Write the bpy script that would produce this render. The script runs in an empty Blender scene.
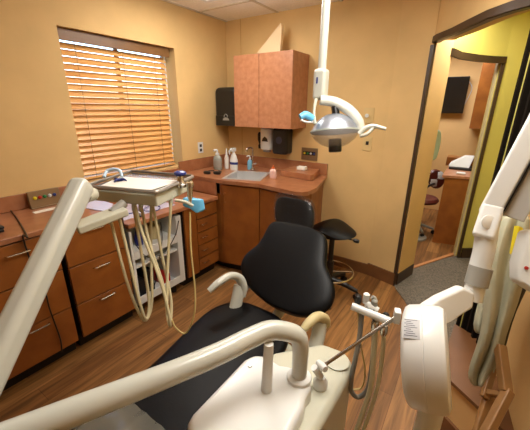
import bpy, bmesh, math, random
from mathutils import Vector, Matrix
from math import radians as R, sin, cos, pi
random.seed(7)
SC = bpy.context.scene
COL = SC.collection

# ------------------------------------------------------------------ camera
H = 1.53
PITCH, ROLL, YAW, FPX = R(19.0425), R(0.521), R(33.742), 310.35
_F = Vector((-sin(YAW)*cos(PITCH), cos(YAW)*cos(PITCH), -sin(PITCH)))
_R0 = Vector((cos(YAW), sin(YAW), 0)); _U0 = _R0.cross(_F)
_R = _R0*cos(ROLL) + _U0*sin(ROLL); _U = -_R0*sin(ROLL) + _U0*cos(ROLL)
CAM = Vector((0, 0, H))
cam = bpy.data.cameras.new('camera'); co = bpy.data.objects.new('camera', cam); COL.objects.link(co)
M = Matrix((_R, _U, -_F)).transposed().to_4x4(); M.translation = CAM
co.matrix_world = M
cam.sensor_fit = 'HORIZONTAL'; cam.sensor_width = 36; cam.lens = 36*FPX/530; cam.clip_start = .02
SC.camera = co
# survey helpers: turn a sighting (px, py) plus one known measure into a place in the room
def _ray(x, y): return _R*((x-265)/FPX) - _U*((y-215)/FPX) + _F
def at(x, y, d): return CAM + _ray(x, y)*d
def oz(x, y, z):
    r = _ray(x, y); return CAM + r*((z-H)/r.z)
def oy(x, y, v):
    r = _ray(x, y); return CAM + r*(v/r.y)
def ox(x, y, v):
    r = _ray(x, y); return CAM + r*(v/r.x)

# ------------------------------------------------------------------ world, exposure
w = bpy.data.worlds.new('World'); SC.world = w; w.use_nodes = True
nt = w.node_tree; nt.nodes.clear()
sky = nt.nodes.new('ShaderNodeTexSky'); sky.sky_type = 'NISHITA'; sky.sun_elevation = R(40); sky.sun_rotation = R(60); sky.sun_disc = False
bg = nt.nodes.new('ShaderNodeBackground'); bg.inputs['Strength'].default_value = .9
wo = nt.nodes.new('ShaderNodeOutputWorld')
nt.links.new(sky.outputs[0], bg.inputs[0]); nt.links.new(bg.outputs[0], wo.inputs[0])
SC.view_settings.view_transform = 'Standard'; SC.view_settings.look = 'None'
SC.view_settings.exposure = 0.13; SC.view_settings.gamma = 1; SC.view_settings.use_curve_mapping = False

def area(name, loc, sx, sy, power, color, rot=(0, 0, 0)):
    l = bpy.data.lights.new(name, 'AREA'); l.shape = 'RECTANGLE'; l.size = sx; l.size_y = sy
    l.energy = power; l.color = color
    o = bpy.data.objects.new(name, l); o.location = loc; o.rotation_euler = rot; COL.objects.link(o); return o
WARM = (1, .99, .975)
CEIL = 2.362
def point(name, loc, power, color, rad=.12):
    l = bpy.data.lights.new(name, 'POINT'); l.energy = power; l.color = color; l.shadow_soft_size = rad
    o = bpy.data.objects.new(name, l); o.location = loc; COL.objects.link(o)
area('room_lamp', (-1.7, 1.83, CEIL-.05), .5, .5, 7, WARM)
area('room_lamp', (-.30, 1.15, CEIL-.05), .5, 1.1, 19, WARM)  # added lamp out of view, brightens the hub and right wall
point('ceiling_fill', (-1.7, 1.6, CEIL-.2), 2.5, WARM); point('ceiling_fill', (-1.6, 1.95, CEIL-.2), 4, WARM)  # extra point fills under the fixture, added to lift ceiling and upper walls
area('corridor_lamp', (-.1, 3.05, CEIL-.05), .3, .3, 15, (1, .96, .85))
area('far_room_lamp', (-.6, 4.6, CEIL-.05), 1.0, .6, 26, WARM)

# ------------------------------------------------------------------ materials
def srgb(c):
    c = [x/255 for x in c]
    return tuple(x/12.92 if x <= .04045 else ((x+.055)/1.055)**2.4 for x in c) + (1,)
def mat(name, c, rough=.5, metal=0, var=0., scale=8, bump=0., spec=.5, stretch=None, trans=0, c2=None, coat=0, bscale=None, alpha=1):
    m = bpy.data.materials.new(name); m.use_nodes = True; n = m.node_tree; b = n.nodes['Principled BSDF']
    c = srgb(c)
    b.inputs['Base Color'].default_value = c; b.inputs['Roughness'].default_value = rough
    b.inputs['Metallic'].default_value = metal; b.inputs['Specular IOR Level'].default_value = spec
    b.inputs['Transmission Weight'].default_value = trans; b.inputs['Coat Weight'].default_value = coat
    b.inputs['Alpha'].default_value = alpha
    tc = n.nodes.new('ShaderNodeTexCoord'); mp = n.nodes.new('ShaderNodeMapping'); n.links.new(tc.outputs['Object'], mp.inputs[0])
    if stretch: mp.inputs['Scale'].default_value = stretch
    no = n.nodes.new('ShaderNodeTexNoise'); no.inputs['Scale'].default_value = scale; no.inputs['Detail'].default_value = 5
    n.links.new(mp.outputs[0], no.inputs[0])
    mx = n.nodes.new('ShaderNodeMix'); mx.data_type = 'RGBA'
    d = srgb(c2)if c2 else tuple(x*(1-var) for x in c[:3])+(1,)
    e = c if c2 else tuple(min(1, x*(1+var)) for x in c[:3])+(1,)
    mx.inputs[6].default_value = e; mx.inputs[7].default_value = d
    rp = n.nodes.new('ShaderNodeMapRange'); rp.inputs[1].default_value = .35; rp.inputs[2].default_value = .65
    n.links.new(no.outputs[0], rp.inputs[0]); n.links.new(rp.outputs[0], mx.inputs[0])
    n.links.new(mx.outputs[2], b.inputs['Base Color'])
    if bump:
        bp = n.nodes.new('ShaderNodeBump'); bp.inputs['Strength'].default_value = bump; bp.inputs['Distance'].default_value = .01
        if bscale:
            n2 = n.nodes.new('ShaderNodeTexNoise'); n2.inputs['Scale'].default_value = bscale; n.links.new(mp.outputs[0], n2.inputs[0])
            n.links.new(n2.outputs[0], bp.inputs['Height'])
        else: n.links.new(no.outputs[0], bp.inputs['Height'])
        n.links.new(bp.outputs[0], b.inputs['Normal'])
    return m
def emis(name, c, s):
    m = bpy.data.materials.new(name); m.use_nodes = True; b = m.node_tree.nodes['Principled BSDF']
    b.inputs['Base Color'].default_value = srgb(c); b.inputs['Emission Color'].default_value = srgb(c); b.inputs['Emission Strength'].default_value = s; return m
def floor_mat():
    m = bpy.data.materials.new('wood_planks'); m.use_nodes = True; n = m.node_tree; b = n.nodes['Principled BSDF']; L = n.links.new
    tc = n.nodes.new('ShaderNodeTexCoord')
    mp = n.nodes.new('ShaderNodeMapping'); mp.inputs['Rotation'].default_value = (0, 0, R(90)); L(tc.outputs['Object'], mp.inputs[0])
    br = n.nodes.new('ShaderNodeTexBrick'); br.offset = .37; br.inputs['Scale'].default_value = 1
    br.inputs['Brick Width'].default_value = 1.1; br.inputs['Row Height'].default_value = .13; br.inputs['Mortar Size'].default_value = .0012
    br.inputs['Mortar'].default_value = srgb((92, 58, 32)); br.inputs['Bias'].default_value = 0
    br.inputs['Color1'].default_value = srgb((168, 120, 70)); br.inputs['Color2'].default_value = srgb((126, 84, 46))
    L(mp.outputs[0], br.inputs[0])
    mp2 = n.nodes.new('ShaderNodeMapping'); mp2.inputs['Scale'].default_value = (22, 1.6, 1); L(tc.outputs['Object'], mp2.inputs[0])
    no = n.nodes.new('ShaderNodeTexNoise'); no.inputs['Scale'].default_value = 1.6; no.inputs['Detail'].default_value = 7; no.inputs['Distortion'].default_value = .8
    L(mp2.outputs[0], no.inputs[0])
    rp = n.nodes.new('ShaderNodeMapRange'); rp.inputs[1].default_value = .3; rp.inputs[2].default_value = .7; rp.inputs[3].default_value = .5; rp.inputs[4].default_value = 1.25
    L(no.outputs[0], rp.inputs[0])
    mx = n.nodes.new('ShaderNodeMix'); mx.data_type = 'RGBA'; mx.blend_type = 'MULTIPLY'; mx.inputs[0].default_value = 1
    L(br.outputs[0], mx.inputs[6]); L(rp.outputs[0], mx.inputs[7]); L(mx.outputs[2], b.inputs['Base Color'])
    b.inputs['Roughness'].default_value = .45; b.inputs['Specular IOR Level'].default_value = .3
    return m
M_wall = mat('ochre_wall', (216, 182, 124), .75, var=.06, scale=3, bump=.08, bscale=120)
M_wall2 = mat('tan_wall', (222, 181, 122), .75, var=.05, scale=3)
M_green = mat('yellow_green_wall', (205, 192, 98), .7, var=.04, scale=2)
M_ceil = mat('ceiling_tile', (242, 238, 230), .9, var=.04, scale=60, bump=.2)
M_floor = floor_mat()
M_carpet = mat('grey_carpet', (120, 110, 98), .95, c2=(84, 77, 68), scale=90, bump=.4)
M_base = mat('brown_baseboard', (116, 76, 44), .45, var=.12, scale=5)
M_dark = mat('dark_brown_trim', (62, 44, 28), .4, var=.12, scale=6, stretch=(1, 1, .2))
M_cab = mat('cherry_laminate', (154, 92, 38), .35, c2=(134, 76, 30), scale=7)
M_cab_up = mat('cherry_laminate_upper', (184, 128, 94), .35, c2=(168, 112, 78), scale=22)
M_top = mat('worktop_laminate', (172, 116, 80), .3, c2=(154, 98, 64), scale=12)
M_kick = mat('black_kick', (22, 18, 16), .6)
M_gap = mat('dark_gap', (34, 20, 12), .6)
M_metal = mat('brushed_metal', (200, 196, 188), .25, metal=1)
M_steel = mat('stainless_steel', (190, 188, 184), .22, metal=1)
M_ivory = mat('ivory_enamel', (196, 198, 188), .28, coat=.3)
M_ivory2 = mat('aged_ivory_plastic', (194, 193, 174), .4)
M_white = mat('white_enamel', (224, 226, 224), .3, coat=.2)
M_greyc = mat('grey_collar', (150, 148, 140), .4)
M_tan = mat('tan_pad', (200, 186, 140), .5)
M_black = mat('black_leather', (7, 7, 9), .42, spec=.16, var=.15, scale=30, bump=.05, bscale=140)
M_blackp = mat('black_plastic', (22, 21, 22), .35)
M_plastic = mat('clear_plastic_film', (60, 61, 63), .08, spec=1.0, bump=1.0, scale=22, alpha=.22)
M_glass = mat('clear_glass', (245, 250, 252), .03, trans=1)
M_slat = mat('wooden_slat', (236, 182, 112), .4, c2=(220, 160, 90), scale=6, stretch=(6, .6, 6))
M_val = mat('blind_valance', (122, 86, 48), .4, var=.1, scale=6)
M_frame = mat('white_window_frame', (225, 228, 235), .5)
M_hose = mat('ivory_hose', (200, 190, 154), .4)
M_hoseg = mat('grey_hose', (128, 126, 120), .4)
M_yel = mat('yellow_hose', (192, 172, 116), .4)
M_blue = mat('blue_sleeve', (96, 176, 222), .3)
M_navy = mat('navy_plastic', (34, 48, 120), .3)
M_sink = mat('sink_steel', (214, 214, 214), .35, metal=.5)
M_lens = mat('reflector_glass', (214, 216, 220), .06, alpha=.22, spec=.9)
M_refl = mat('mirror_reflector', (168, 176, 190), .34, metal=.8)
M_apron = mat('lead_apron', (166, 164, 140), .55, var=.12, scale=9, bump=.3)
M_apron2 = mat('dark_apron_lining', (52, 44, 36), .6)
M_wood = mat('rack_wood', (142, 102, 58), .4, var=.2, scale=6, stretch=(1, 1, .3))
M_paper = mat('white_paper', (238, 232, 222), .7)
M_red = mat('red_plastic', (176, 34, 30), .4)
M_orange = mat('orange_cap', (226, 110, 40), .4)
M_plate = mat('bronze_plate', (142, 118, 88), .35, metal=.5)
M_yellow = mat('yellow_plastic', (232, 214, 40), .5)
M_mint = mat('mint_vinyl', (178, 198, 172), .4)
M_maroon = mat('maroon_vinyl', (92, 36, 26), .4)
M_screen = mat('dark_screen', (24, 22, 20), .15)
M_soap = mat('soap_blue', (130, 190, 225), .2)
M_clearb = mat('clear_bottle', (190, 200, 190), .15, alpha=.55)
M_pinkb = mat('pink_gel_bottle', (228, 190, 180), .2)
M_grn = mat('green_plastic', (40, 130, 70), .4)
M_lampd = emis('lamp_diffuser', (255, 240, 215), 6)
M_door = mat('accordion_door', (26, 21, 16), .9, spec=.1, var=.1, scale=4)
M_lbl = mat('printed_label', (176, 176, 178), .5)
M_ink = mat('label_ink', (84, 84, 92), .5)
M_bluescr = emis('blue_screen', (60, 70, 190), .6)

# ------------------------------------------------------------------ mesh helpers
class B:
    def __init__(s): s.bm = bmesh.new()
    def box(s, lo, hi, rot=0, piv=None):
        lo, hi = Vector(lo), Vector(hi); c = (lo+hi)/2; d = hi-lo
        mt = Matrix.Translation(c) @ Matrix.Diagonal((abs(d.x), abs(d.y), abs(d.z), 1))
        if rot: pv = Vector(piv) if piv else c; mt = Matrix.Translation(pv) @ Matrix.Rotation(rot, 4, 'Z') @ Matrix.Translation(-pv) @ mt
        bmesh.ops.create_cube(s.bm, size=1, matrix=mt); return s
    def obox(s, c, size, mat3):  # oriented box, mat3 columns = axes
        mt = Matrix.Translation(Vector(c)) @ mat3.to_4x4() @ Matrix.Diagonal((*size, 1))
        bmesh.ops.create_cube(s.bm, size=1, matrix=mt); return s
    def prism(s, pts, z0, z1):
        a = [s.bm.verts.new((p[0], p[1], z0)) for p in pts]; b = [s.bm.verts.new((p[0], p[1], z1)) for p in pts]
        s.bm.faces.new(a[::-1]); s.bm.faces.new(b); n = len(pts)
        for i in range(n): s.bm.faces.new((a[i], a[(i+1) % n], b[(i+1) % n], b[i]))
        return s
    def slab(s, pts, off):   # polygon in space extruded by offset vector
        off = Vector(off); a = [s.bm.verts.new(Vector(p)) for p in pts]; b = [s.bm.verts.new(Vector(p)+off) for p in pts]
        s.bm.faces.new(a[::-1]); s.bm.faces.new(b); n = len(pts)
        for i in range(n): s.bm.faces.new((a[i], a[(i+1) % n], b[(i+1) % n], b[i]))
        return s
    def tube(s, pts, r, seg=14, smooth=6, sx=1., sy=1., up=None):
        P = [Vector(p) for p in pts]; rs = list(r) if hasattr(r, '__len__') else [r]*len(P)
        if smooth and len(P) > 2:
            Q, S = [], []; E_ = [2*P[0]-P[1]]+P+[2*P[-1]-P[-2]]
            for i in range(1, len(E_)-2):
                for k in range(smooth):
                    t = k/smooth; p0, p1, p2, p3 = E_[i-1:i+3]
                    Q.append(.5*((2*p1)+(p2-p0)*t+(2*p0-5*p1+4*p2-p3)*t*t+(3*p1-p0-3*p2+p3)*t**3)); S.append(rs[i-1]*(1-t)+rs[i]*t)
            Q.append(P[-1]); S.append(rs[-1]); P, rs = Q, S
        T = [(P[min(i+1, len(P)-1)]-P[max(i-1, 0)]).normalized() for i in range(len(P))]
        n = Vector(up) if up else T[0].orthogonal()
        rings = []
        for i, p in enumerate(P):
            n = (n-T[i]*n.dot(T[i])).normalized(); b = T[i].cross(n)
            rings.append([s.bm.verts.new(p+n*(cos(2*pi*k/seg)*rs[i]*sx)+b*(sin(2*pi*k/seg)*rs[i]*sy)) for k in range(seg)])
        for i in range(len(rings)-1):
            for k in range(seg): s.bm.faces.new((rings[i][k], rings[i][(k+1) % seg], rings[i+1][(k+1) % seg], rings[i+1][k]))
        s.bm.faces.new(rings[0][::-1]); s.bm.faces.new(rings[-1]); return s
    def lathe(s, prof, c=(0, 0, 0), axis=(0, 0, 1), seg=28, sx=1, sy=1):
        ax = Vector(axis).normalized(); q = Vector((0, 0, 1)).rotation_difference(ax); c = Vector(c); rings = []
        for r, z in prof:
            r = max(r, .0004)
            rings.append([s.bm.verts.new(c+q @ Vector((r*cos(2*pi*k/seg)*sx, r*sin(2*pi*k/seg)*sy, z))) for k in range(seg)])
        for i in range(len(rings)-1):
            for k in range(seg): s.bm.faces.new((rings[i][k], rings[i][(k+1) % seg], rings[i+1][(k+1) % seg], rings[i+1][k]))
        s.bm.faces.new(rings[0][::-1]); s.bm.faces.new(rings[-1]); return s
    def grid(s, rows, thick=None):   # rows of points -> surface
        V = [[s.bm.verts.new(Vector(p)) for p in r] for r in rows]
        for i in range(len(V)-1):
            for j in range(len(V[0])-1): s.bm.faces.new((V[i][j], V[i][j+1], V[i+1][j+1], V[i+1][j]))
        return s
    def obj(s, name, m, parent=None, bevel=0, sub=0, smooth=True, solid=0, seg=2):
        bmesh.ops.recalc_face_normals(s.bm, faces=s.bm.faces)
        me = bpy.data.meshes.new(name); s.bm.to_mesh(me); s.bm.free(); me.materials.append(m)
        o = bpy.data.objects.new(name, me); COL.objects.link(o)
        if smooth:
            for p in me.polygons: p.use_smooth = True
            me.set_sharp_from_angle(angle=R(38))
        if solid: md = o.modifiers.new('solid', 'SOLIDIFY'); md.thickness = solid; md.offset = 0
        if bevel: md = o.modifiers.new('bevel', 'BEVEL'); md.width = bevel; md.segments = seg; md.limit_method = 'ANGLE'; md.angle_limit = R(40); md.harden_normals = True
        if sub: md = o.modifiers.new('sub', 'SUBSURF'); md.levels = sub; md.render_levels = sub
        if parent:
            o.parent = parent; o.matrix_parent_inverse = Matrix.Translation(-parent.location)
        return o
def thing(name, label, cat, loc=(0, 0, 0), group=None):
    o = bpy.data.objects.new(name, None); COL.objects.link(o); o.location = loc; o.empty_display_size = .05
    o['label'] = label; o['category'] = cat
    if group: o['group'] = group
    return o
def tag(o, label, cat, group=None):
    o['label'] = label; o['category'] = cat
    if group: o['group'] = group
    return o
def st(o): o['kind'] = 'structure'; return o
def frame_from(axis, up=(0, 0, 1)):   # columns: axis, side, up'
    a = Vector(axis).normalized(); u = Vector(up); sd = u.cross(a).normalized(); u = a.cross(sd); return Matrix((a, sd, u)).transposed()

# ------------------------------------------------------------------ room shell
WX, WY = -2.38, 2.80
# floor
CURVE = [(-.66, 2.80), (-.396, 2.735)]                     # curved end of the back wall up to the doorway
OPEN = [(-.396, 2.74), (-.365, 2.67), (-.315, 2.60), (-.264, 2.526), (-.18, 2.37), (-.08, 2.195), (.013, 2.09), (.082, 2.04), (.12, 2.02)]
RW = [(.12, 2.02), (.235, 1.80), (.31, 1.52), (.345, 1.25), (.40, .95), (.55, .55), (.85, .1), (.95, -.6), (.95, -1.3)]
st(B().box((-2.5, -1.5, -.05), (1.9, 6.2, 0)).obj('floor', M_floor, smooth=False))
st(B().prism([(-.395, 2.735)]+OPEN[1:]+[(.4, 2.02), (.9, 2.4), (.9, 3.96), (.5, 3.9), (.05, 3.77), (-.12, 3.52), (-.3, 3.18), (-.40, 3.0)], 0, .006).obj('trim_1', M_carpet, smooth=False))
st(B().box((-2.5, -1.5, CEIL), (1.9, 6.2, CEIL+.06)).obj('ceiling', M_ceil, smooth=False))
g = B()
for x in (-2.36, -1.75, -1.14, -.53, .08, .69): g.box((x-.012, -1.3, CEIL-.006), (x+.012, 2.8, CEIL+.001))
for y in (2.4, 1.79, 1.18, .57, -.04, -.65): g.box((WX, y-.012, CEIL-.006), (.95, y+.012, CEIL+.001))
st(g.obj('trim_2', mat('ceiling_bars', (205, 196, 176), .7), smooth=False))
# window wall with its hole
W0, W1, WZ0, WZ1, WD = 1.14, 2.095, .985, 2.02, .16
st(B().box((WX-WD, -1.4, 0), (WX, W0, CEIL)).box((WX-WD, W1, 0), (WX, WY+.1, CEIL)).box((WX-WD, W0, WZ1), (WX, W1, CEIL)).box((WX-WD, W0, 0), (WX, W1, WZ0)).obj('wall_left', M_wall, smooth=False))
win = st(B().box((WX-.155, W0, WZ0), (WX-.13, W0+.04, WZ1)).box((WX-.155, W1-.04, WZ0), (WX-.13, W1, WZ1)).box((WX-.155, W0, WZ1-.04), (WX-.13, W1, WZ1)).box((WX-.155, W0, WZ0), (WX-.13, W1, WZ0+.04)).box((WX-.153, (W0+W1)/2-.015, WZ0), (WX-.132, (W0+W1)/2+.015, WZ1)).obj('window_1', M_frame, smooth=False))
B().box((WX-.147, W0+.03, WZ0+.03), (WX-.143, W1-.03, WZ1-.03)).obj('pane', M_glass, win, smooth=False)
# back wall, its curved end
st(B().box((WX-.1, WY, 0), (-.66, WY+.12, CEIL)).obj('wall_back', M_wall, smooth=False))
def offset(pts, d):
    out = []
    for i, p in enumerate(pts):
        a = Vector(pts[max(i-1, 0)]); b = Vector(pts[min(i+1, len(pts)-1)]); t = (b-a).normalized(); out.append((p[0]-t.y*d, p[1]+t.x*d))
    return out
def curved(pts, d, z0, z1): return B().prism(list(pts)+offset(pts, d)[::-1], z0, z1)
st(curved(CURVE, .12, 0, CEIL).obj('wall_back_curved', M_wall))
DH = 1.965
st(curved(OPEN, .14, DH+.03, CEIL).obj('wall_over_doorway', M_wall))
st(curved(OPEN, -.012, DH+.015, DH+.055).obj('trim_3', M_dark))
hb = curved(OPEN, .04, DH+.012, DH+.029); st(hb.obj('trim_4', M_dark))
st(B().prism([(-.412, 2.725), (-.388, 2.715), (-.38, 2.745), (-.395, 2.77), (-.412, 2.76)], 0, DH).obj('trim_5', M_dark, smooth=False))
# reveal / partition going into the corridor, seen as a tan strip
st(B().prism([(-.385, 2.75), (-.375, 2.745), (-.295, 3.03), (-.33, 3.06), (-.45, 3.06), (-.42, 2.80)], 0, CEIL).obj('wall_corridor_left', M_wall2, smooth=False))
st(B().prism([(-.386, 2.745), (-.37, 2.738), (-.288, 3.03), (-.31, 3.03)], 0, .12).obj('baseboard_corridor_left', M_dark, smooth=False))
# right wall (curved plan) with baseboard
st(curved(RW, .12, 0, CEIL).obj('wall_right', M_wall))
st(curved(RW[1:], -.018, 0, .1).obj('baseboard_right', M_base))
st(B().box((WX-.1, -1.42, 0), (1.1, -1.3, CEIL)).obj('wall_front', M_wall, smooth=False))
st(B().box((-1.18, WY-.016, 0), (-.66, WY, .105)).obj('baseboard_back', M_base, smooth=False))
st(curved(CURVE, -.016, 0, .12).obj('baseboard_curved', M_base))
# corridor wall with its doorway
CW = [(-.45, 2.9), (-.30, 3.03), (-.26, 3.24), (-.16, 3.45), (-.05, 3.61), (.06, 3.72)]
st(curved(CW, .1, DH, CEIL).obj('wall_corridor_over', M_green))
st(curved(CW, -.02, DH-.045, DH+.01).obj('trim_6', M_dark))
st(curved([(.06, 3.72), (.25, 3.86), (.6, 3.98), (.95, 4.0)], .1, 0, CEIL).obj('wall_corridor_back', M_green))
st(curved([(.075, 3.725), (.25, 3.855), (.6, 3.975), (.95, 3.995)], -.015, 0, .12).obj('baseboard_corridor', M_dark))
st(B().prism([(.045, 3.70), (.072, 3.71), (.06, 3.83), (.03, 3.82)], 0, DH).obj('trim_7', M_dark, smooth=False))
st(B().prism([(.015, 3.75), (.045, 3.76), (.035, 3.82), (.0, 3.81)], 0, DH).obj('door_jamb_trim', M_tan, smooth=False))
bpy.data.objects['door_jamb_trim'].name = 'trim_8'
st(B().prism([(-.36, 3.05), (.03, 3.78), (.0, 3.80), (-.38, 3.08)], 0, .014).obj('trim_9', mat('threshold', (190, 130, 80), .5), smooth=False))
st(B().box((.93, 2.0, 0), (1.0, 4.0, CEIL)).obj('wall_corridor_end', M_green, smooth=False))
st(B().box((.12, 1.96, 0), (1.0, 2.02, CEIL)).obj('wall_corridor_near', M_green, smooth=False))
# far room
st(B().box((-2.4, 5.5, 0), (1.5, 5.6, CEIL)).obj('wall_far_room_back', M_wall2, smooth=False))
st(B().box((.95, 4.0, 0), (1.05, 5.5, CEIL)).obj('wall_far_room_right', M_wall2, smooth=False))
st(B().box((-2.5, 2.92, 0), (-2.4, 5.6, CEIL)).obj('wall_far_room_left', M_wall2, smooth=False))

# ------------------------------------------------------------------ ceiling lights
for k, (x, y, lb) in enumerate(((-1.7, 1.83, 'square ceiling light beside the window, its end just in view at the top edge'), (-.30, 1.15, 'long unseen ceiling light added above the delivery unit to brighten the right side'))):
    t = thing('ceiling_light', lb, 'ceiling light', (x, y, CEIL-.04))
    f = B()
    h = .3 if k == 0 else .6  # the long second fixture is unseen, added to go with the right-side lamp
    f.box((x-.3, y-h, CEIL-.045), (x-.26, y+h, CEIL-.001)).box((x+.26, y-h, CEIL-.045), (x+.3, y+h, CEIL-.001))
    f.box((x-.26, y-h, CEIL-.045), (x+.26, y-h+.04, CEIL-.001)).box((x-.26, y+h-.04, CEIL-.045), (x+.26, y+h, CEIL-.001))
    f.obj('frame', M_white, t, smooth=False); B().box((x-.26, y-h+.04, CEIL-.02), (x+.26, y+h-.04, CEIL-.012)).obj('diffuser', M_lampd, t, smooth=False)

# ------------------------------------------------------------------ blind
t = thing('window_blind', 'orange wooden slatted blind with dark valance in the window recess', 'blind', (WX-.07, (W0+W1)/2, WZ0))
B().box((WX-.05, W0+.012, WZ1-.075), (WX-.035, W1-.03, WZ1-.005)).obj('valance', M_val, t, bevel=.003)
B().box((WX-.11, W0+.02, WZ1-.06), (WX-.055, W1-.04, WZ1-.01)).obj('headrail', M_val, t, smooth=False)
s = B(); n = 21; a = R(55)
for i in range(n):
    z = WZ1-.10-i*.0435
    s.obox((WX-.08, (W0+W1)/2-.015, z), (.05, W1-W0-.07, .003), Matrix.Rotation(a, 3, 'Y'))
s.obj('slats', M_slat, t, smooth=False)
B().box((WX-.105, W0+.02, WZ0+.012), (WX-.055, W1-.05, WZ0+.03)).obj('bottom_rail', M_slat, t, bevel=.003)
for y in (W0+.12, (W0+W1)/2, W1-.18):
    B().tube([(WX-.053, y, WZ1-.07), (WX-.053, y, WZ0+.02)], .0013, 6).tube([(WX-.107, y, WZ1-.07), (WX-.107, y, WZ0+.02)], .0013, 6).obj('ladder_cord', M_val, t)
B().tube([(WX-.03, W1-.1, WZ1-.08), (WX-.03, W1-.1, 1.3)], .0015, 6).lathe([(.004, 0), (.007, .01), (.004, .03)], (WX-.03, W1-.1, 1.27)).obj('pull_cord', M_tan, t)

# ------------------------------------------------------------------ base cabinets along window wall
FX = -1.905   # cabinet faces
def handle(parent, y0, y1, z, x=FX+.018):
    return B().tube([(x-.002, y0, z-.006), (x+.022, y0+.004, z), (x+.026, y0+.02, z), (x+.026, y1-.02, z), (x+.022, y1-.004, z), (x-.002, y1, z-.006)], .0045, 8, 4).obj('handle', M_metal, parent)
def cabinet(label, y0, y1, ztop, zs, x0=WX+.003):
    t = thing('drawer_cabinet', label, 'cabinet', ((x0+FX)/2, (y0+y1)/2, 0))
    B().box((x0, y0, .1), (FX, y1, ztop)).obj('body', M_gap, t, smooth=False)
    B().box((x0+.02, y0+.002, 0), (FX-.06, y1-.002, .1)).obj('toe_kick', M_kick, t, smooth=False)
    return t
def drawer(t, y0, y1, z0, z1, hy0, hy1, hz):
    d = B().box((FX, y0+.004, z0+.004), (FX+.018, y1-.004, z1-.004)).obj('drawer', M_cab, t, bevel=.002)
    handle(d, hy0, hy1, hz)
c = cabinet('tall cherry drawer cabinet under the near end of the counter', -.45, .69, .86, None)
for y0, y1, hc in ((-.45, .12, -.16), (.12, .69, .50)):
    for z0, z1, hz in ((.62, .86, .805), (.36, .62, .565), (.105, .36, .335)): drawer(c, y0, y1, z0, z1, hc-.055, hc+.055, hz)
c = cabinet('cherry three-drawer cabinet left of the white open shelf unit', .715, 1.115, .86, None)
for z0, z1, hz in ((.61, .86, .815), (.35, .61, .558), (.105, .35, .325)): drawer(c, .715, 1.1, z0, z1, .855, .96, hz)
c = cabinet('narrow five-drawer cherry cabinet beside the sink cabinet', 1.625, 2.03, .73, None)
B().box((FX, 1.63, .105), (FX+.018, 1.76, .73)).obj('side_panel', M_cab, c, bevel=.002)
for k in range(5):
    z1 = .728-k*.124; drawer(c, 1.765, 2.025, z1-.12, z1, 1.80, 1.87, z1-.045)
# worktops (each its own continuous piece)
t = thing('worktop', 'long reddish counter top above the tall drawer cabinets', 'worktop', (-2.13, .3, .86))
B().box((WX+.003, -.47, .865), (-1.875, 1.12, .897)).obj('slab', M_top, t, bevel=.006)
B().box((WX+.003, -.47, .898), (WX+.022, 1.12, .995)).obj('backsplash', M_top, t, bevel=.004)
t = thing('worktop', 'low desk top in front of the window beside the sink step', 'worktop', (-2.13, 1.55, .73))
B().box((WX+.003, 1.122, .735), (-1.87, 2.028, .768)).obj('slab', M_top, t, bevel=.006)
B().box((WX+.003, 1.122, .769), (WX+.02, 2.028, .97)).obj('backsplash', M_top, t, bevel=.004)
# sink unit
P = [(WX+.003, 2.03), (-1.90, 2.03), (-1.80, 2.035), (-1.48, 2.11), (-1.10, 2.06), (-1.05, 2.075), (-1.02, 2.13), (-1.02, 2.28), (-1.15, 2.797), (WX+.003, 2.797)]
t = thing('worktop', 'raised corner counter top around the steel sink', 'worktop', (-1.8, 2.4, .89))
FL, FR, BR, BL = (-1.85, 2.09), (-1.54, 2.205), (-1.665, 2.545), (-1.975, 2.43)   # corners of the diagonal sink hole
slab = B()
slab.prism([P[0], P[1], P[2], FL, BL, (BL[0], 2.797), P[9]], .888, .92)
slab.prism([P[2], P[3], FR, FL], .888, .92)
slab.prism([P[3], P[4], P[5], P[6], P[7], P[8], (BR[0], 2.797), BR, FR], .888, .92)
slab.prism([BL, BR, (BR[0], 2.797), (BL[0], 2.797)], .888, .92)
slab.obj('slab', M_top, t, smooth=False)
B().box((WX+.003, 2.03, .921), (WX+.02, 2.797, 1.03)).box((WX+.02, 2.78, .921), (-1.15, 2.797, 1.03)).box((WX+.02, 2.032, .772), (-1.90, 2.045, .887)).obj('backsplash', M_top, t, bevel=.003)
B().prism([(-1.50, 2.50), (-1.17, 2.47), (-1.155, 2.50), (-1.225, 2.779), (-1.50, 2.779)], .9205, .975).obj('ledge', M_top, t, bevel=.006)
t = thing('sink_cabinet', 'cherry corner cabinet with two doors under the sink', 'cabinet', (-1.7, 2.4, 0))
B().prism([(WX+.003, 2.05), (-1.87, 2.055), (-1.48, 2.145), (-1.09, 2.10), (-1.06, 2.28), (-1.18, 2.795), (WX+.003, 2.795)], .085, .782).obj('body', M_cab, t, smooth=False)
B().prism([(-1.87, 2.055), (-1.48, 2.145), (-1.09, 2.10), (-1.06, 2.28), (-1.18, 2.795), (-1.20, 2.795), (-1.08, 2.28), (-1.105, 2.118), (-1.48, 2.163), (-1.87, 2.073)], .7825, .886).obj('top_rail', M_cab, t, smooth=False)
B().prism([(WX+.03, 2.12), (-1.86, 2.12), (-1.49, 2.2), (-1.13, 2.16), (-1.13, 2.28), (-1.22, 2.78), (WX+.03, 2.78)], 0, .085).obj('toe_kick', M_kick, t, smooth=False)
def panel(a, b, z0, z1, th=.018): 
    a, b = Vector(a), Vector(b); n_ = Vector(((b-a).y, -(b-a).x)).normalized()*th
    return B().prism([a, b, b+n_, a+n_], z0, z1)
d = panel((-1.835, 2.063), (-1.487, 2.143), .10, .872).obj('door', M_cab, t, bevel=.002)
B().tube([(-1.80, 2.05, .80), (-1.80, 2.03, .797), (-1.80, 2.03, .72), (-1.80, 2.05, .717)], .004, 8, 3).obj('handle', M_cab, d)
d = panel((-1.472, 2.143), (-1.10, 2.10), .10, .872).obj('door', M_cab, t, bevel=.002)
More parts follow.
